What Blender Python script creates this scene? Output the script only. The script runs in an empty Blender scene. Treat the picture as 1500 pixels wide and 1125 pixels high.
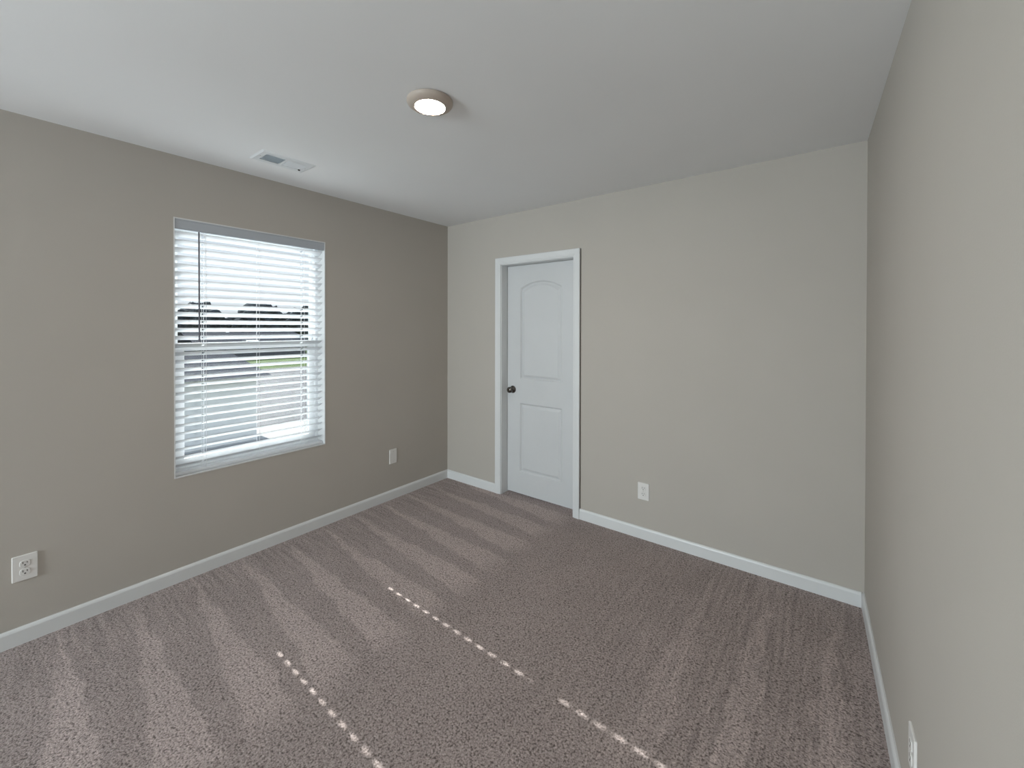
import bpy, bmesh, math, random
from mathutils import Vector, Matrix
random.seed(7)
sc = bpy.context.scene
col = sc.collection
PI = math.pi

# ------------------------------------------------------------ camera
F_PX, PX, PY = 612.178, 750.987, 482.866
YAW, PITCH, ROLL = -0.6516, -0.0064, 0.0019
fw = Vector((math.sin(YAW)*math.cos(PITCH), math.cos(YAW)*math.cos(PITCH), math.sin(PITCH)))
rt = Vector((math.cos(YAW), -math.sin(YAW), 0))
up = rt.cross(fw)
r2 = rt*math.cos(ROLL) + up*math.sin(ROLL)
u2 = up*math.cos(ROLL) - rt*math.sin(ROLL)
cd = bpy.data.cameras.new('camera'); cam = bpy.data.objects.new('camera', cd); col.objects.link(cam)
cd.sensor_fit = 'HORIZONTAL'; cd.sensor_width = 36; cd.lens = F_PX/1500*36
cd.shift_x = (750-PX)/1500; cd.shift_y = -(562.5-PY)/1500
cd.clip_start = 0.02; cd.clip_end = 1000
m = Matrix((r2, u2, -fw)).transposed().to_4x4()
cam.matrix_world = Matrix.Translation((2.9706, -2.85, 1.4663)) @ m
sc.camera = cam

# ------------------------------------------------------------ view, sky, sun, added area fill lights
sc.view_settings.view_transform = 'Standard'; sc.view_settings.look = 'None'
sc.view_settings.exposure = 0.0; sc.view_settings.gamma = 1.0; sc.view_settings.use_curve_mapping = False
sc.cycles.use_denoising = True
sc.cycles.max_bounces = 12; sc.cycles.diffuse_bounces = 7; sc.cycles.transparent_max_bounces = 16
sc.cycles.sample_clamp_indirect = 6
w = bpy.data.worlds.new('sky'); sc.world = w; w.use_nodes = True
nt = w.node_tree; bg = nt.nodes['Background']
tc = nt.nodes.new('ShaderNodeTexCoord'); sp = nt.nodes.new('ShaderNodeSeparateXYZ')
cr = nt.nodes.new('ShaderNodeValToRGB')
nt.links.new(tc.outputs['Generated'], sp.inputs[0]); nt.links.new(sp.outputs['Z'], cr.inputs['Fac'])
cr.color_ramp.elements[0].color = (0.88, 0.90, 0.95, 1)
cr.color_ramp.elements[1].color = (0.50, 0.68, 1.0, 1)
nt.links.new(cr.outputs['Color'], bg.inputs['Color']); bg.inputs['Strength'].default_value = 1.05

SUN_STRENGTH = 15.0
sun_dir = Vector((1, -0.022, -0.616))
sd = bpy.data.lights.new('sun', 'SUN'); sd.energy = SUN_STRENGTH; sd.angle = math.radians(0.40); sd.color = (1, 0.96, 0.92)
so = bpy.data.objects.new('sun', sd); col.objects.link(so)
so.rotation_euler = sun_dir.to_track_quat('-Z', 'Y').to_euler(); so.location = (-6, 0, 6)

REAR_Y = -7.2
LEFT_FILL_POWER = 50
REAR_FILL_POWER = 265
ad = bpy.data.lights.new('added_fill_rear', 'AREA'); ad.shape = 'RECTANGLE'; ad.size = 1.35; ad.size_y = 1.40  # added fill lamp, shines in through the invented rear window
ad.energy = REAR_FILL_POWER; ad.color = (0.90, 0.95, 1.0)
ao = bpy.data.objects.new('added_fill_rear', ad); col.objects.link(ao)
ao.location = (.82, REAR_Y-.20, 1.345); ao.rotation_euler = (math.radians(90), 0, 0)
ad = bpy.data.lights.new('added_fill_left', 'AREA'); ad.shape = 'RECTANGLE'; ad.size = 1.15; ad.size_y = 1.40  # added fill lamp at the invented left wall window
ad.energy = LEFT_FILL_POWER; ad.color = (0.90, 0.955, 1.0)
ao = bpy.data.objects.new('added_fill_left', ad); col.objects.link(ao)
ao.location = (-.30, -3.85, 1.345); ao.rotation_euler = (math.radians(90), 0, math.radians(-90))
LAMP = 190.0     # radiance of the ceiling lamp's lens

# ------------------------------------------------------------ node helpers
def new_mat(name):
    m = bpy.data.materials.new(name); m.use_nodes = True
    return m, m.node_tree, m.node_tree.nodes['Principled BSDF']
def N(nt, t, **kw):
    n = nt.nodes.new(t)
    for k, v in kw.items(): setattr(n, k, v)
    return n
def math_(nt, op, a, b=None, clamp=False):
    n = nt.nodes.new('ShaderNodeMath'); n.operation = op; n.use_clamp = clamp
    for i, v in enumerate((a, b)):
        if v is None: continue
        if isinstance(v, (int, float)): n.inputs[i].default_value = v
        else: nt.links.new(v, n.inputs[i])
    return n.outputs[0]
def paint(name, c, rough=0.5, var=0.02, scale=6, bump=0.0, bscale=220, metal=0.0, spec=None):
    """plain painted / plastic / metal surface with faint tone variation and texture"""
    m, nt, b = new_mat(name)
    tc = N(nt, 'ShaderNodeTexCoord'); no = N(nt, 'ShaderNodeTexNoise'); no.inputs['Scale'].default_value = scale
    nt.links.new(tc.outputs['Object'], no.inputs['Vector'])
    r = N(nt, 'ShaderNodeValToRGB')
    r.color_ramp.elements[0].position = .3; r.color_ramp.elements[1].position = .7
    r.color_ramp.elements[0].color = tuple(x*(1-var) for x in c) + (1,)
    r.color_ramp.elements[1].color = tuple(min(1, x*(1+var)) for x in c) + (1,)
    nt.links.new(no.outputs['Fac'], r.inputs['Fac']); nt.links.new(r.outputs['Color'], b.inputs['Base Color'])
    b.inputs['Roughness'].default_value = rough; b.inputs['Metallic'].default_value = metal
    if spec is not None: b.inputs['Specular IOR Level'].default_value = spec
    if bump:
        n2 = N(nt, 'ShaderNodeTexNoise'); n2.inputs['Scale'].default_value = bscale; n2.inputs['Detail'].default_value = 3
        nt.links.new(tc.outputs['Object'], n2.inputs['Vector'])
        bp = N(nt, 'ShaderNodeBump'); bp.inputs['Strength'].default_value = bump; bp.inputs['Distance'].default_value = .002
        nt.links.new(n2.outputs['Fac'], bp.inputs['Height']); nt.links.new(bp.outputs['Normal'], b.inputs['Normal'])
    return m

M = {}
M['wall'] = paint('greige wall paint', (.46, .432, .392), .75, .012, 2.5, .12, 260, spec=.25)
M['ceiling'] = paint('flat ceiling paint', (.785, .80, .81), .9, .01, 2, .1, 300, spec=.2)
M['trim'] = paint('white semigloss trim paint', (.68, .695, .70), .35, .01, 5)
M['door'] = paint('white door paint', (.585, .60, .61), .4, .012, 5, .08, 500)
M['vinyl'] = paint('white vinyl', (.80, .83, .86), .35, .01)
M['slat'] = paint('white faux wood slat', (.74, .77, .80), .4, .015, 8)
M['valance'] = paint('pale blue grey valance', (.42, .455, .50), .45, .015, 8)
M['cord'] = paint('white cord', (.82, .84, .86), .8)
M['wand'] = paint('grey plastic wand', (.12, .12, .14), .3)
M['plate'] = paint('white plastic plate', (.72, .71, .69), .35, .01)
M['casing_shade'] = paint('dark painted casing shade', (.075, .060, .048), .9)
M['slot'] = paint('dark slot', (.06, .055, .05), .6)
M['screw'] = paint('painted screw', (.60, .59, .57), .35, metal=.3)
M['nickel'] = paint('dark satin nickel', (.15, .14, .13), .16, .03, 20, metal=1.0)
M['lamp_ring'] = paint('satin lamp ring', (.46, .395, .34), .45, .02, 20)
M['duct'] = paint('pale galvanised duct', (.50, .57, .62), .6)
M['vent'] = paint('white enamelled steel', (.68, .71, .73), .4)

def lens_mat():
    m, nt, b = new_mat('lit lamp lens')
    b.inputs['Base Color'].default_value = (.9, .88, .85, 1)
    b.inputs['Emission Color'].default_value = (1, .88, .74, 1); b.inputs['Emission Strength'].default_value = LAMP
    return m
M['lens'] = lens_mat()

def glass_mat():
    m = bpy.data.materials.new('clear window glass'); m.use_nodes = True; nt = m.node_tree; nt.nodes.clear()
    o = N(nt, 'ShaderNodeOutputMaterial'); t = N(nt, 'ShaderNodeBsdfTransparent'); g = N(nt, 'ShaderNodeBsdfGlossy')
    t.inputs[0].default_value = (.90, .93, .93, 1); g.inputs['Roughness'].default_value = .02
    fr = N(nt, 'ShaderNodeFresnel'); fr.inputs[0].default_value = 1.45; mx = N(nt, 'ShaderNodeMixShader')
    nt.links.new(fr.outputs[0], mx.inputs[0]); nt.links.new(t.outputs[0], mx.inputs[1]); nt.links.new(g.outputs[0], mx.inputs[2])
    nt.links.new(mx.outputs[0], o.inputs['Surface'])
    return m
M['glass'] = glass_mat()

def carpet_mat():
    m, nt, b = new_mat('mauve beige cut pile carpet'); L = nt.links
    tc = N(nt, 'ShaderNodeTexCoord'); P = tc.outputs['Object']
    wob = N(nt, 'ShaderNodeTexNoise'); wob.inputs['Scale'].default_value = 7; wob.inputs['Detail'].default_value = 3
    L.new(P, wob.inputs['Vector'])
    wv = N(nt, 'ShaderNodeVectorMath', operation='MULTIPLY_ADD'); wv.inputs[1].default_value = (.16, .09, 0)
    L.new(wob.outputs['Color'], wv.inputs[0]); L.new(P, wv.inputs[2])
    s = N(nt, 'ShaderNodeSeparateXYZ'); L.new(wv.outputs[0], s.inputs[0]); X, Y = s.outputs[0], s.outputs[1]
    X = math_(nt, 'SUBTRACT', X, .08); Y = math_(nt, 'SUBTRACT', Y, .045)
    # vacuum strokes pushed out from the window wall
    u = math_(nt, 'DIVIDE', math_(nt, 'ADD', math_(nt, 'ADD', Y, math_(nt, 'MULTIPLY', X, .08)), .1215), .257)
    d = math_(nt, 'MULTIPLY', math_(nt, 'ABSOLUTE', math_(nt, 'SUBTRACT', math_(nt, 'FRACT', u), .5)), 2)
    wd = math_(nt, 'MULTIPLY', X, .52)
    a = math_(nt, 'MULTIPLY', math_(nt, 'ADD', math_(nt, 'SUBTRACT', wd, d), .08), 7, True)
    mask = math_(nt, 'MULTIPLY', math_(nt, 'SUBTRACT', 1.42, X), 6, True)
    a = math_(nt, 'MULTIPLY', a, mask)
    # strokes pulled away from the back wall at the right side
    u = math_(nt, 'DIVIDE', math_(nt, 'SUBTRACT', X, 2.43), .27)
    d = math_(nt, 'MULTIPLY', math_(nt, 'ABSOLUTE', math_(nt, 'SUBTRACT', math_(nt, 'FRACT', math_(nt, 'ADD', u, .5)), .5)), 2)
    wd = math_(nt, 'MULTIPLY', Y, -.42)
    c = math_(nt, 'MULTIPLY', math_(nt, 'ADD', math_(nt, 'SUBTRACT', wd, d), .05), 6, True)
    c = math_(nt, 'MULTIPLY', c, math_(nt, 'MULTIPLY', math_(nt, 'SUBTRACT', X, 2.3), 5, True))
    c = math_(nt, 'MULTIPLY', c, .8)
    st = math_(nt, 'MAXIMUM', a, c)
    # broad footprints in the nap
    br = N(nt, 'ShaderNodeTexNoise'); br.inputs['Scale'].default_value = 3.2; br.inputs['Detail'].default_value = 4
    L.new(P, br.inputs['Vector'])
    brv = math_(nt, 'MULTIPLY', math_(nt, 'SUBTRACT', br.outputs['Fac'], .5), 1.2)
    # tuft grain
    v = N(nt, 'ShaderNodeTexVoronoi'); v.inputs['Scale'].default_value = 150; L.new(P, v.inputs['Vector'])
    n1 = N(nt, 'ShaderNodeTexNoise'); n1.inputs['Scale'].default_value = 120; n1.inputs['Detail'].default_value = 5; n1.inputs['Roughness'].default_value = .7
    L.new(P, n1.inputs['Vector'])
    g = math_(nt, 'ADD', math_(nt, 'MULTIPLY', n1.outputs['Fac'], 1.5), math_(nt, 'MULTIPLY', v.outputs['Distance'], -.35))
    r = N(nt, 'ShaderNodeValToRGB'); e = r.color_ramp.elements
    e[0].position = .36; e[0].color = (.115, .088, .082, 1); e[1].position = .92; e[1].color = (.62, .53, .505, 1)
    k = e.new(.52); k.color = (.335, .275, .26, 1); k = e.new(.66); k.color = (.42, .35, .335, 1)
    L.new(g, r.inputs['Fac'])
    # fine drag lines left by the vacuum, along x by the window wall and along y by the back wall
    def drag(sx, sy):
        vm = N(nt, 'ShaderNodeVectorMath', operation='MULTIPLY'); vm.inputs[1].default_value = (sx, sy, 1); L.new(P, vm.inputs[0])
        n = N(nt, 'ShaderNodeTexNoise'); n.inputs['Scale'].default_value = 1; n.inputs['Detail'].default_value = 2; L.new(vm.outputs[0], n.inputs['Vector'])
        return math_(nt, 'MULTIPLY', math_(nt, 'SUBTRACT', n.outputs['Fac'], .5), 1)
    near = math_(nt, 'MULTIPLY', math_(nt, 'SUBTRACT', .75, X), 1.6, True)
    right = math_(nt, 'MULTIPLY', math_(nt, 'SUBTRACT', X, 1.7), 1.2, True)
    dr = math_(nt, 'ADD', math_(nt, 'MULTIPLY', drag(2.5, 42), near), math_(nt, 'MULTIPLY', drag(55, 2.5), right))
    tone = math_(nt, 'ADD', math_(nt, 'ADD', .97, math_(nt, 'MULTIPLY', st, .28)), math_(nt, 'MULTIPLY', brv, .20))
    tone = math_(nt, 'ADD', tone, math_(nt, 'MULTIPLY', dr, .95))
    tone = math_(nt, 'ADD', tone, math_(nt, 'MULTIPLY', right, .07))
    vm = N(nt, 'ShaderNodeVectorMath', operation='SCALE'); L.new(r.outputs['Color'], vm.inputs[0]); L.new(tone, vm.inputs['Scale'])
    L.new(vm.outputs[0], b.inputs['Base Color']); b.inputs['Roughness'].default_value = 1; b.inputs['Specular IOR Level'].default_value = .05
    b.inputs['Sheen Weight'].default_value = .15
    bp = N(nt, 'ShaderNodeBump'); bp.inputs['Strength'].default_value = .8; bp.inputs['Distance'].default_value = .006
    L.new(g, bp.inputs['Height']); L.new(bp.outputs['Normal'], b.inputs['Normal'])
    return m
M['carpet'] = carpet_mat()
# outdoors
M['concrete'] = paint('pale street concrete', (.15, .15, .155), .9, .12, .6, spec=.03)
M['bright_concrete'] = paint('fresh driveway concrete', (.38, .38, .37), .9, .05, 1, spec=.03)
M['grass'] = paint('green lawn', (.085, .12, .05), 1, .25, .5, spec=.03)
M['field'] = paint('far field', (.14, .14, .12), 1, .3, .08, spec=.03)
M['shingle'] = paint('slate grey shingles', (.030, .036, .050), .9, .15, 3, spec=.03)
M['siding'] = paint('pale siding', (.78, .78, .76), .8, .04, 1, spec=.03)
M['far_siding'] = paint('grey siding', (.16, .16, .17), .8, .05, 1, spec=.03)
M['leaf'] = paint('dark foliage', (.070, .082, .088), 1, .4, 2, spec=.03)
M['bark'] = paint('bark', (.06, .05, .04), 1, .2, 3, spec=.03)
M['dark_glass'] = paint('dark house glass', (.03, .04, .05), .2)

# ------------------------------------------------------------ mesh helpers
def bx(bm, x0, x1, y0, y1, z0, z1):
    vs = [bm.verts.new((x, y, z)) for x in (x0, x1) for y in (y0, y1) for z in (z0, z1)]
    for f in ((0, 1, 3, 2), (4, 6, 7, 5), (0, 4, 5, 1), (2, 3, 7, 6), (0, 2, 6, 4), (1, 5, 7, 3)):
        bm.faces.new([vs[i] for i in f])
def cyl(bm, p0, p1, r, n=16, r1=None):
    p0, p1 = Vector(p0), Vector(p1); d = (p1-p0).normalized(); a = d.orthogonal().normalized(); b = d.cross(a)
    r1 = r if r1 is None else r1
    A = [bm.verts.new(p0+(a*math.cos(t)+b*math.sin(t))*r) for t in [2*PI*i/n for i in range(n)]]
    B = [bm.verts.new(p1+(a*math.cos(t)+b*math.sin(t))*r1) for t in [2*PI*i/n for i in range(n)]]
    for i in range(n): bm.faces.new((A[i], A[(i+1) % n], B[(i+1) % n], B[i]))
    bm.faces.new(A[::-1]); bm.faces.new(B)
def lathe(bm, prof, axis='z', n=48, close=False):
    """prof: (radius, height) pairs, spun about an axis through the origin"""
    rings = []
    for r, h in prof:
        ring = []
        for i in range(n):
            t = 2*PI*i/n; a, b = r*math.cos(t), r*math.sin(t)
            ring.append(bm.verts.new({'z': (a, b, h), 'y': (a, h, b), 'x': (h, a, b)}[axis]))
        rings.append(ring)
    for A, B in zip(rings, rings[1:]):
        for i in range(n): bm.faces.new((A[i], A[(i+1) % n], B[(i+1) % n], B[i]))
    bm.faces.new(rings[0]); bm.faces.new(rings[-1][::-1])
def sweep(bm, prof, path, dirs, nrm):
    """prof (u, v): u along dirs[i] (mitred), v along nrm, at every path point"""
    nrm = Vector(nrm); rings = []
    for p, d in zip(path, dirs):
        rings.append([bm.verts.new(Vector(p)+Vector(d)*u+nrm*v) for u, v in prof])
    k = len(prof)
    for A, B in zip(rings, rings[1:]):
        for i in range(k): bm.faces.new((A[i], A[(i+1) % k], B[(i+1) % k], B[i]))
    bm.faces.new(rings[0]); bm.faces.new(rings[-1][::-1])
def obj(name, bm, mat, parent=None, smooth=False, bevel=0, seg=2):
    bmesh.ops.recalc_face_normals(bm, faces=bm.faces)
    me = bpy.data.meshes.new(name); bm.to_mesh(me); bm.free()
    me.materials.append(mat)
    o = bpy.data.objects.new(name, me); col.objects.link(o)
    if parent: o.parent = parent
    if smooth:
        for p in me.polygons: p.use_smooth = True
        me.set_sharp_from_angle(angle=math.radians(35))
    if bevel:
        b = o.modifiers.new('bevel', 'BEVEL'); b.width = bevel; b.segments = seg; b.limit_method = 'ANGLE'
    return o
def empty(name, loc, rz=0):
    o = bpy.data.objects.new(name, None); o.empty_display_size = .1; col.objects.link(o)
    o.location = loc; o.rotation_euler = (0, 0, rz); return o
def tag(o, label, cat, group=None):
    o['label'] = label; o['category'] = cat
    if group: o['group'] = group
    return o
def struct(o, label=None, cat=None):
    o['kind'] = 'structure'
    if label: o['label'] = label
    if cat: o['category'] = cat
    return o
def boxes(*bs):
    bm = bmesh.new()
    for b in bs: bx(bm, *b)
    return bm
def copy_tree(o, parent=None):
    c = o.copy(); col.objects.link(c)
    if parent: c.parent = parent
    for ch in list(o.children): copy_tree(ch, c)
    return c

# ------------------------------------------------------------ room shell
W, RA, H = 3.1156, 0.0344, 2.44
TR = math.tan(RA)
def xr(y): return W - TR*y
WY0, WY1, WZ0, WZ1 = -2.130, -1.236, 0.597, 2.088      # left window opening
DX0, DX1, DZ = 0.657, 1.408, 2.023                       # rough door opening
WT = 0.165
VY0, VY1 = -4.45, -3.25                                  # opening of the added unseen window, left wall
struct(obj('floor', boxes((-.02, xr(REAR_Y)+.05, REAR_Y-.02, .14, -.08, 0)), M['carpet']), 'mauve beige carpet with vacuum strokes over the whole floor', 'floor')
struct(obj('ceiling', boxes((-WT, xr(REAR_Y)+.2, REAR_Y-.14, .14, H, H+.1)), M['ceiling']), 'smooth off white ceiling', 'ceiling')
# wall with a rectangular opening, one box per side of the opening (one continuous wall)
struct(obj('wall_left', boxes((-WT, 0, REAR_Y-.14, VY0, -.1, H), (-WT, 0, VY1, WY0, -.1, H),
    (-WT, 0, VY0, VY1, -.1, WZ0), (-WT, 0, VY0, VY1, WZ1, H), (-WT, 0, WY1, .14, -.1, H),
    (-WT, 0, WY0, WY1, -.1, WZ0), (-WT, 0, WY0, WY1, WZ1, H)), M['wall']), 'greige wall around the window', 'wall')
struct(obj('wall_back', boxes((0, DX0, 0, .14, -.1, H), (DX1, W+.16, 0, .14, -.1, H), (DX0, DX1, 0, .14, DZ, H)), M['wall']), 'greige wall around the white door', 'wall')
bm = bmesh.new()
y0, y1 = REAR_Y-.14, 0
for z in (-.1, H):
    for x, y in ((xr(y1), y1), (xr(y0), y0), (xr(y0)+.14, y0), (xr(y1)+.14, y1)): bm.verts.new((x, y, z))
bm.verts.ensure_lookup_table(); v = bm.verts
for f in ((0, 1, 2, 3), (7, 6, 5, 4), (0, 4, 5, 1), (1, 5, 6, 2), (2, 6, 7, 3), (3, 7, 4, 0)): bm.faces.new([v[i] for i in f])
struct(obj('wall_right', bm, M['wall']), 'plain greige wall close to the camera at the right', 'wall')
RX0, RX1 = .12, 1.52  # opening of the added unseen rear window
struct(obj('wall_rear', boxes((0, RX0, REAR_Y-.14, REAR_Y, -.1, H), (RX1, xr(REAR_Y), REAR_Y-.14, REAR_Y, -.1, H),
    (RX0, RX1, REAR_Y-.14, REAR_Y, -.1, WZ0), (RX0, RX1, REAR_Y-.14, REAR_Y, WZ1, H)), M['wall']), 'greige wall behind the camera', 'wall')
def added_window(name, loc, hw2, rz, label):  # builds the out-of-view windows added to let fill light in
    w = struct(empty(name, loc, rz), label, 'window'); hh2 = WZ1-WZ0; t = .04
    obj('window_frame', boxes((-.035, .035, -hw2, hw2, 0, t), (-.035, .035, -hw2, hw2, hh2-t, hh2),  # frame of the added unseen window
        (-.035, .035, -hw2, -hw2+t, t, hh2-t), (-.035, .035, hw2-t, hw2, t, hh2-t)), M['vinyl'], w)
    obj('meeting_rail', boxes((-.02, .02, -hw2+t, hw2-t, hh2/2-.02, hh2/2+.02)), M['vinyl'], w)
    obj('pane', boxes((-.003, 0, -hw2+t, hw2-t, t, hh2/2-.02)), M['glass'], w)
    obj('pane', boxes((-.003, 0, -hw2+t, hw2-t, hh2/2+.02, hh2-t)), M['glass'], w)
added_window('added_window_left', (-.13, (VY0+VY1)/2, WZ0), (VY1-VY0)/2, 0, 'unseen white window added in the left wall for fill light')
added_window('added_window_rear', ((RX0+RX1)/2, REAR_Y-.10, WZ0), (RX1-RX0)/2, PI/2, 'unseen white window added behind the camera for fill light')

# baseboards
BH, BT = 0.0786, 0.0125
bprof = [(0, 0), (BT, 0), (BT, BH-.014), (BT-.003, BH-.006), (BT-.0075, BH), (0, BH)]
def baseboard(name, p0, p1, n, label):
    bm = bmesh.new(); n = Vector(n).normalized(); rings = []
    for p in (p0, p1): rings.append([bm.verts.new(Vector((p[0], p[1], 0))+n*u+Vector((0, 0, v))) for u, v in bprof])
    k = len(bprof)
    for i in range(k): bm.faces.new((rings[0][i], rings[0][(i+1) % k], rings[1][(i+1) % k], rings[1][i]))
    bm.faces.new(rings[0]); bm.faces.new(rings[1][::-1])
    return struct(obj(name, bm, M['trim']), label, 'baseboard')
baseboard('baseboard_left', (0, REAR_Y), (0, 0), (1, 0, 0), 'long white baseboard under the window')
baseboard('baseboard_back', (1.4485, 0), (W-BT, 0), (0, -1, 0), 'white baseboard between the door and the right wall')
baseboard('baseboard_back', (BT, 0), (.6115, 0), (0, -1, 0), 'short white baseboard between the corner and the door')
baseboard('baseboard_right', (xr(0), 0), (xr(REAR_Y), REAR_Y), (-math.cos(RA), -math.sin(RA), 0), 'white baseboard along the right wall')
baseboard('baseboard_rear', (BT, REAR_Y), (xr(REAR_Y)-BT, REAR_Y), (0, 1, 0), 'white baseboard behind the camera')

# ------------------------------------------------------------ door, jamb, casing
JX0, JX1, JZ = .675, 1.390, 2.005
bm = boxes((DX0, JX0, 0, .135, 0, DZ), (JX1, DX1, 0, .135, 0, DZ), (JX0, JX1, 0, .135, JZ, DZ))
tr = struct(obj('trim_1', bm, M['trim'], bevel=.0012), 'white door jamb and casing on the back wall', 'door frame')
prof = [(0, 0), (0, .009), (.004, .0115), (.012, .0115), (.016, .014), (.040, .0165), (.054, .017), (.058, .014), (.058, 0)]
cx0, cx1, cz = JX0-.005, JX1-.0015, JZ+.005
bm = bmesh.new()
sweep(bm, prof, [(cx0, 0, 0), (cx0, 0, cz), (cx1, 0, cz), (cx1, 0, 0)], [(-1, 0, 0), (-1, 0, 1), (1, 0, 1), (1, 0, 0)], (0, -1, 0))
obj('casing', bm, M['trim'], tr, smooth=False)
obj('casing_shade_strip', boxes((cx1+.058, cx1+.064, -.003, 0, BH, cz+.056)), M['casing_shade'], tr)['label'] = 'dark strip painted as the shaded side of the casing'  # shaded casing side and its shadow, painted as a brown strip

SX0, SX1, SZ0, SZ1, SY, ST = .6785, 1.3865, .014, 1.9995, .083, .035
def outline(x0, x1, z0, zs, rise, d, n=20):
    """panel outline inset by d: flat bottom, sides, arched top"""
    pts = [(x0+d, z0+d), (x1-d, z0+d)]
    if rise <= 0: return pts + [(x1-d, zs-d), (x0+d, zs-d)]
    c, hw = (x0+x1)/2, (x1-x0)/2-d
    for i in range(n+1):
        t = 1-2*i/n
        pts.append((c+hw*t, zs-d+rise*(1-abs(t)**2.1)))
    return pts
bm = bmesh.new()
def loop(pts, y): return [bm.verts.new((x, y, z)) for x, z in pts]
def edges(vs): return [bm.edges.new((vs[i], vs[(i+1) % len(vs)])) for i in range(len(vs))]
outer = loop([(SX0, SZ0), (SX1, SZ0), (SX1, SZ1), (SX0, SZ1)], SY)
ee = edges(outer)
for P in ((.817, 1.232, 1.012, 1.802, .055), (.813, 1.237, .203, .804, 0)):
    prev = loop(outline(*P, 0), SY); ee += edges(prev)
    for d, dep in ((.004, .003), (.011, .0115), (.018, .0115), (.036, .003), (.040, .0025)):
        cur = loop(outline(*P, d), SY+dep)
        for i in range(len(cur)):
            j = (i+1) % len(cur); bm.faces.new((prev[i], prev[j], cur[j], cur[i]))
        prev = cur
    bm.faces.new(prev)
bmesh.ops.triangle_fill(bm, use_beauty=True, use_dissolve=False, edges=ee)
back = loop([(SX0, SZ0), (SX1, SZ0), (SX1, SZ1), (SX0, SZ1)], SY+ST)
for i in range(4): bm.faces.new((outer[i], outer[(i+1) % 4], back[(i+1) % 4], back[i]))
bm.faces.new(back)
door = struct(obj('door_1', bm, M['door'], smooth=False), 'white two panel closet door with an arched upper panel', 'door')
KX, KZ = .738, .916
kn = obj('door_knob', bmesh.new(), M['nickel'], door)
bm = bmesh.new()
lathe(bm, [(.0325, 0), (.0325, -.004), (.030, -.007), (.014, -.010), (.0115, -.014), (.0115, -.024), (.016, -.030), (.0235, -.036), (.0265, -.044),
           (.0265, -.050), (.024, -.057), (.017, -.062), (.006, -.064)], 'y', 40)
for vv in bm.verts: vv.co += Vector((KX, SY, KZ))
bmesh.ops.recalc_face_normals(bm, faces=bm.faces); bm.to_mesh(kn.data); bm.free()
for p in kn.data.polygons: p.use_smooth = True

# ------------------------------------------------------------ window 1
w1 = struct(empty('window_1', (-.13, (WY0+WY1)/2, WZ0)), 'white single hung window behind the blind', 'window')
def wring(y0, y1, z0, z1, t, x0, x1, tb=None, tt=None):
    tb = t if tb is None else tb; tt = t if tt is None else tt
    bm = boxes((x0, x1, y0, y1, z0, z0+tb), (x0, x1, y0, y1, z1-tt, z1), (x0, x1, y0, y0+t, z0+tb, z1-tt), (x0, x1, y1-t, y1, z0+tb, z1-tt))
    for v in bm.verts: v.co -= Vector(w1.location)
    return bm
def wbox(*b):
    bm = boxes(b)
    for v in bm.verts: v.co -= Vector(w1.location)
    return bm
obj('window_frame', wring(WY0, WY1, WZ0, WZ1, .028, -WT, -.095), M['vinyl'], w1, bevel=.002)
us = obj('upper_sash', wring(WY0+.028, WY1-.028, 1.318, WZ1-.028, .022, -.155, -.130, .036), M['vinyl'], w1, bevel=.002)
obj('pane', wbox(-.144, -.141, WY0+.05, WY1-.05, 1.354, WZ1-.05), M['glass'], us)
ls = obj('lower_sash', wring(WY0+.028, WY1-.028, WZ0+.028, 1.366, .046, -.128, -.100, .05, .046), M['vinyl'], w1, bevel=.002)
obj('pane', wbox(-.116, -.113, WY0+.074, WY1-.074, WZ0+.078, 1.320), M['glass'], ls)
lk = obj('sash_lock', wbox(-.112, -.098, -1.72, -1.65, 1.366, 1.376), M['vinyl'], ls)

bm = boxes((-.095, .0015, WY0, WY0+.006, WZ0, WZ1), (-.095, .0015, WY1-.006, WY1, WZ0, WZ1),
           (-.095, .0015, WY0+.006, WY1-.006, WZ1-.006, WZ1), (-.095, .004, WY0+.006, WY1-.006, WZ0, WZ0+.006))
struct(obj('trim_2', bm, M['trim']), 'thin white lining of the window recess', 'window lining')

# ------------------------------------------------------------ blind
LN = .006
BX = -.0455                                   # slat centre line
YC = (WY0+WY1)/2
blind = tag(empty('window_blind', (BX, YC, WZ1)), 'white slatted blind hanging in the window of the left wall', 'blind')
HALF = (WY1-WY0)/2-LN
L_Y = (-.295, 0.0, .295)                      # ladders, from the centre
def rel(bm):
    for v in bm.verts: v.co -= Vector((BX, YC, WZ1))
    return bm
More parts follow.
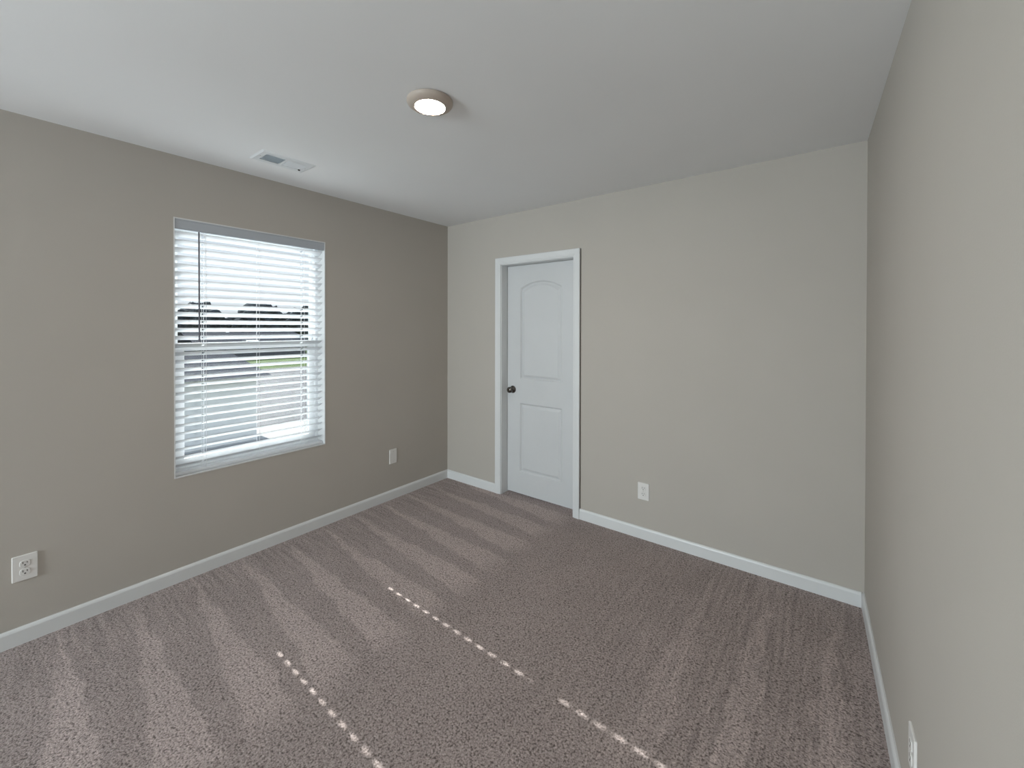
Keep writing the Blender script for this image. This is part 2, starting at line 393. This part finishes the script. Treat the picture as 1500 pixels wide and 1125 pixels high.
# valance with a rounded lip in front of the steel head rail
vp = [(-.012, 2.0815), (-.012, 2.028), (-.010, 2.0245), (-.006, 2.0245), (-.003, 2.029), (-.003, 2.073), (-.0005, 2.077), (-.0005, 2.0815)]
bm = bmesh.new(); A = [bm.verts.new((x, WY0+LN+.002, z)) for x, z in vp]; B = [bm.verts.new((x, WY1-LN-.002, z)) for x, z in vp]
for i in range(len(vp)): bm.faces.new((A[i], A[(i+1) % len(vp)], B[(i+1) % len(vp)], B[i]))
bm.faces.new(A); bm.faces.new(B[::-1])
obj('valance', rel(bm), M['valance'], blind)
obj('head_rail', rel(boxes((-.070, -.016, WY0+LN+.002, WY1-LN-.002, 2.040, 2.081))), M['vinyl'], blind, bevel=.001)
TILT = math.radians(29)
def slat_mesh():
    """crowned slat with the two cord holes cut through it"""
    us = [-.025, -.018, -.0125, 0, .0125, .018, .025]
    hw, n = .0075, HALF-.005
    ys = sorted([-n, n] + [s*.295+d for s in (-1, 1) for d in (-hw, hw)] + [-.14, 0, .14])
    bm = bmesh.new(); top, bot = {}, {}
    ct, st = math.cos(TILT), math.sin(TILT)
    for i, u in enumerate(us):
        h = .0022*(1-(u/.025)**2)
        th = .0014 if abs(u) < .024 else .0007
        for j, y in enumerate(ys):
            for dct, hh in ((top, h+th), (bot, h-th)):
                dct[i, j] = bm.verts.new((u*ct - hh*st, y, u*st + hh*ct))
    def solid(i, j):
        if not (0 <= i < len(us)-1 and 0 <= j < len(ys)-1): return False
        hole = us[i] >= -.0126 and us[i+1] <= .0126 and any(abs(abs((ys[j]+ys[j+1])/2)-.295) < .003 for _ in (0,))
        return not hole
    for i in range(len(us)-1):
        for j in range(len(ys)-1):
            if not solid(i, j): continue
            bm.faces.new((top[i, j], top[i+1, j], top[i+1, j+1], top[i, j+1]))
            bm.faces.new((bot[i, j+1], bot[i+1, j+1], bot[i+1, j], bot[i, j]))
            for (a, b), nb in ((((i, j), (i, j+1)), (i-1, j)), (((i+1, j), (i+1, j+1)), (i+1, j)),
                               (((i, j), (i+1, j)), (i, j-1)), (((i, j+1), (i+1, j+1)), (i, j+1))):
                if not solid(*nb): bm.faces.new((top[a], top[b], bot[b], bot[a]))
    return bm
PITCH_S = .0465
zs = []; z = 2.003
while z > .65: zs.append(z); z -= PITCH_S
first = obj('slat', slat_mesh(), M['slat'], blind); first.location = (0, 0, zs[0]-WZ1)
for z in zs[1:]:
    c = first.copy(); col.objects.link(c); c.location = (0, 0, z-WZ1)
zb = zs[-1]-PITCH_S*.72
obj('bottom_rail', rel(boxes((BX-.025, BX+.025, WY0+LN+.004, WY1-LN-.004, .604, .620))), M['slat'], blind, bevel=.004, seg=3)
for ly in L_Y:                                # ladder: front and rear strings with rungs
    bm = bmesh.new()
    for xx in (BX-.0225, BX+.0225):
        bx(bm, xx-.0007, xx+.0007, YC+ly+.0086, YC+ly+.0104, .618, 2.041)
    ct, st = math.cos(TILT), math.sin(TILT)
    for z in zs:
        cyl(bm, (BX-.022, YC+ly+.0113, z-.0165), (BX+.022, YC+ly+.0113, z+.0125), .0005, 5)
    obj('ladder_cord', rel(bm), M['cord'], blind)
for ly in (L_Y[0], L_Y[2]):
    bm = bmesh.new(); cyl(bm, (BX, YC+ly-.0065, .614), (BX, YC+ly-.0065, 2.041), .0008, 6)
    obj('lift_cord', rel(bm), M['cord'], blind)
bm = bmesh.new(); cyl(bm, (.0005, -2.010, 2.022), (.004, -2.010, 1.392), .0042, 8); cyl(bm, (.004, -2.010, 1.392), (.004, -2.010, 1.378), .0055, 8, .004)
wd = obj('tilt_wand', rel(bm), M['wand'], blind, smooth=True); wd['label'] = 'dark grey tilt wand'
bm = bmesh.new(); cyl(bm, (-.020, -2.010, 2.041), (-.008, -2.010, 2.022), .0015, 6); cyl(bm, (-.008, -2.010, 2.022), (.001, -2.010, 2.020), .0015, 6)
obj('hook', rel(bm), M['screw'], wd)

# ------------------------------------------------------------ ceiling light
LC = (1.590, -1.630)
cl = tag(empty('ceiling_light', (LC[0], LC[1], H)), 'round flush ceiling light with a glowing lens and satin ring', 'ceiling light')
bm = bmesh.new(); lathe(bm, [(.093, 0), (.098, -.003), (.098, -.010), (.094, -.017), (.084, -.024), (.071, -.0285), (.0645, -.029), (.0635, -.026), (.0635, -.019)], 'z', 64)
obj('lamp_ring', bm, M['lamp_ring'], cl, smooth=True)
bm = bmesh.new(); lathe(bm, [(.0630, -.0265), (.058, -.0275), (.045, -.029), (.02, -.030), (.002, -.0302)], 'z', 64)
obj('lens', bm, M['lens'], cl, smooth=True)

# ------------------------------------------------------------ ceiling vent
vx0, vx1, vy0, vy1 = .295, .485, -1.855, -1.553
cv = tag(empty('ceiling_vent', ((vx0+vx1)/2, (vy0+vy1)/2, H)), 'white metal air register in the ceiling above the window', 'vent')
hx, hy = (vx1-vx0)/2, (vy1-vy0)/2
ax, ay = hx-.045, hy-.040
bm = boxes((-ax, ax, -ay, -.007, -.0035, -.003))
bm.free()
T = -.0045
bm = bmesh.new()
def plate_piece(x0, x1, y0, y1): bx(bm, x0, x1, y0, y1, T, T+.0035)
plate_piece(-hx+.012, -ax, -hy+.012, hy-.012); plate_piece(ax, hx-.012, -hy+.012, hy-.012)
plate_piece(-ax, ax, -hy+.012, -ay); plate_piece(-ax, ax, ay, hy-.012); plate_piece(-ax, ax, -.007, .007)
# sloping rim down to the ceiling
o_ = [bm.verts.new((sx*hx, sy*hy, 0)) for sx, sy in ((-1, -1), (1, -1), (1, 1), (-1, 1))]
i_ = [bm.verts.new((sx*(hx-.012), sy*(hy-.012), T)) for sx, sy in ((-1, -1), (1, -1), (1, 1), (-1, 1))]
for k in range(4): bm.faces.new((o_[k], o_[(k+1) % 4], i_[(k+1) % 4], i_[k]))
obj('frame', bm, M['vent'], cv)
obj('duct', boxes((-ax-.002, ax+.002, -ay-.002, ay+.002, -.0012, -.0006)), M['duct'], cv)['label'] = 'dark duct opening'
for s, y_a, y_b in ((1, -ay, -.007), (-1, .007, ay)):
    bm = bmesh.new(); n = 13
    for k in range(n):
        yc = y_a+(y_b-y_a)*(k+.5)/n
        dy = .0034*s
        vs = [bm.verts.new(p) for p in ((-ax, yc-dy, T), (ax, yc-dy, T), (ax, yc+dy, T+.0055), (-ax, yc+dy, T+.0055))]
        bm.faces.new(vs)
        vs = [bm.verts.new(p) for p in ((-ax, yc-dy+.0008, T), (ax, yc-dy+.0008, T), (ax, yc+dy+.0008, T+.0055), (-ax, yc+dy+.0008, T+.0055))]
        bm.faces.new(vs)
    obj('louver_bank', bm, M['vent'], cv)
obj('damper_lever', boxes((-ax+.006, -ax+.013, ay-.006, ay+.004, T-.006, T)), M['slot'], cv)
for sy in (-1, 1):
    bm = bmesh.new(); cyl(bm, (0, sy*(hy-.024), T), (0, sy*(hy-.024), T-.0015), .0035, 12); obj('screw', bm, M['screw'], cv)

# ------------------------------------------------------------ wall outlets (built facing +x, local origin on the wall)
def rounded(bm, y0, y1, z0, z1, x0, x1, r=.004, n=4, taper=.0025):
    def ringv(x, ins):
        out = []
        for cy, cz, a0 in ((y1-r, z1-r, 0), (y0+r, z1-r, 90), (y0+r, z0+r, 180), (y1-r, z0+r, 270)):
            for k in range(n+1):
                a = math.radians(a0+90*k/n); out.append(bm.verts.new((x, cy+(r-ins)*math.cos(a), cz+(r-ins)*math.sin(a))))
        return out
    A, B, C = ringv(x0, 0), ringv(x0+(x1-x0)*.45, 0), ringv(x1, min(taper, r*.7))
    for P, Q in ((A, B), (B, C)):
        for i in range(len(P)): bm.faces.new((P[i], P[(i+1) % len(P)], Q[(i+1) % len(Q)], Q[i]))
    bm.faces.new(A[::-1]); bm.faces.new(C)
def make_outlet(w_, h_, blank=False):
    r = empty('wall_outlet' if not blank else 'wall_plate', (0, 0, 0))
    bm = bmesh.new(); rounded(bm, -w_/2, w_/2, -h_/2, h_/2, 0, .006); obj('cover_plate', bm, M['plate'], r)
    if blank:
        for s in (-1, 1):
            bm = bmesh.new(); cyl(bm, (.006, 0, s*.042), (.0075, 0, s*.042), .0035, 12); obj('screw', bm, M['screw'], r)
        return r
    bm = bmesh.new(); cyl(bm, (.006, 0, 0), (.0075, 0, 0), .0033, 12); obj('screw', bm, M['screw'], r)
    for s in (-1, 1):
        bm = bmesh.new(); rounded(bm, -.0165, .0165, s*.0195-.0145, s*.0195+.0145, .006, .0082, .009, 5, .001)
        rc = obj('receptacle', bm, M['plate'], r)
        bm = bmesh.new()
        bx(bm, .008, .0086, -.0078, -.0052, s*.0195+.000, s*.0195+.0100); bx(bm, .008, .0086, .0052, .0078, s*.0195+.001, s*.0195+.0090)
        cyl(bm, (.008, 0, s*.0195-.0065), (.0086, 0, s*.0195-.0065), .0032, 12)
        obj('slots', bm, M['slot'], rc)['label'] = 'dark plug slots'
    return r
o1 = make_outlet(.080, .118); o1.location = (0, -2.685, .348)
tag(o1, 'white duplex outlet on the left wall, left of the window near the floor', 'outlet', 'white duplex outlets')
o3 = copy_tree(o1); o3.location = (1.941, 0, .329); o3.rotation_euler = (0, 0, -PI/2)
tag(o3, 'white duplex outlet on the back wall, right of the door', 'outlet', 'white duplex outlets')
o4 = copy_tree(o1); o4.location = (xr(-1.258), -1.258, .288); o4.rotation_euler = (0, 0, PI+RA)
tag(o4, 'white duplex outlet on the right wall, cut by the bottom edge of the picture', 'outlet', 'white duplex outlets')
o2 = make_outlet(.074, .122, True); o2.location = (0, -.638, .361)
tag(o2, 'small white wall plate on the left wall between the window and the corner', 'wall plate')

# ------------------------------------------------------------ outdoors, one storey below
G = -3.0
def strip(name, b, mat, label, cat):
    return struct(obj(name, boxes(b), mat), label, cat)
strip('ground', (-260, -.6, -160, 160, G-.3, G), M['grass'], 'dry lawn and field beyond the window', 'ground')
strip('street', (-44, -12, -160, 160, G, G+.02), M['concrete'], 'pale grey street beyond the window', 'street')
strip('driveway', (-17, -11.6, -6.0, 9.5, G+.02, G+.05), M['bright_concrete'], 'bright driveway slab below the window', 'driveway')
def house(name, loc, sx, sy, h, rise, wall_m, label, panes=3, rz=0):
    r = tag(empty(name, loc, rz), label, 'house')
    obj('wall', boxes((-sx/2, sx/2, -sy/2, sy/2, 0, h)), wall_m, r)
    e = .4; bm = bmesh.new()
    a = [bm.verts.new(p) for p in ((-sx/2-e, -sy/2-e, h), (sx/2+e, -sy/2-e, h), (sx/2+e, sy/2+e, h), (-sx/2-e, sy/2+e, h))]
    b = [bm.verts.new((0, -sy/2-e, h+rise)), bm.verts.new((0, sy/2+e, h+rise))]
    bm.faces.new(a[::-1]); bm.faces.new((a[0], a[1], b[0])); bm.faces.new((a[2], a[3], b[1]))
    bm.faces.new((a[1], a[2], b[1], b[0])); bm.faces.new((a[3], a[0], b[0], b[1]))
    obj('roof', bm, M['shingle'], r)
    for k in range(panes):
        y = -sy/2+sy*(k+.7)/3.4
        obj('house_window', boxes((sx/2, sx/2+.05, y-.5, y+.5, h*.35, h*.8)), M['dark_glass'], r)
    return r
house('house', (-19, -1.9, G), 8, 12, 2.55, .75, M['siding'], 'low pale house with slate grey roof close beyond the window', 0)
house('house', (-66, 22, G), 9, 14, 2.4, 1.2, M['far_siding'], 'distant grey house standing in front of the far tree line')
def make_tree():
    r = empty('tree', (0, 0, G))
    bm = bmesh.new(); bmesh.ops.create_icosphere(bm, subdivisions=4, radius=1)
    for v in bm.verts:
        n = v.co.copy(); k = 1+.16*math.sin(n.x*7+1)*math.sin(n.y*6)+.12*math.sin(n.z*11+n.x*9)+random.uniform(-.07, .07)
        v.co = Vector((n.x*3.8*k, n.y*4.1*k, 5.0+n.z*2.9*k))
    obj('crown', bm, M['leaf'], r)
    bm = bmesh.new(); cyl(bm, (0, 0, 0), (0, 0, 3.4), .28, 10, .18); obj('trunk', bm, M['bark'], r)
    return r
t0 = make_tree(); k = 0
for i in range(36):
    t = t0 if i == 0 else copy_tree(t0)
    row = i % 3
    t.location = (-80-row*12, -16 + (i//3)*9.2 + row*3.1, G); s = random.uniform(.84, .96)
    t.scale = (s, s, random.uniform(.9, 1.12)); t.rotation_euler = (0, 0, random.uniform(0, 6))
    tag(t, 'dark tree in the far tree line on the horizon outside the window', 'tree', 'far tree line')
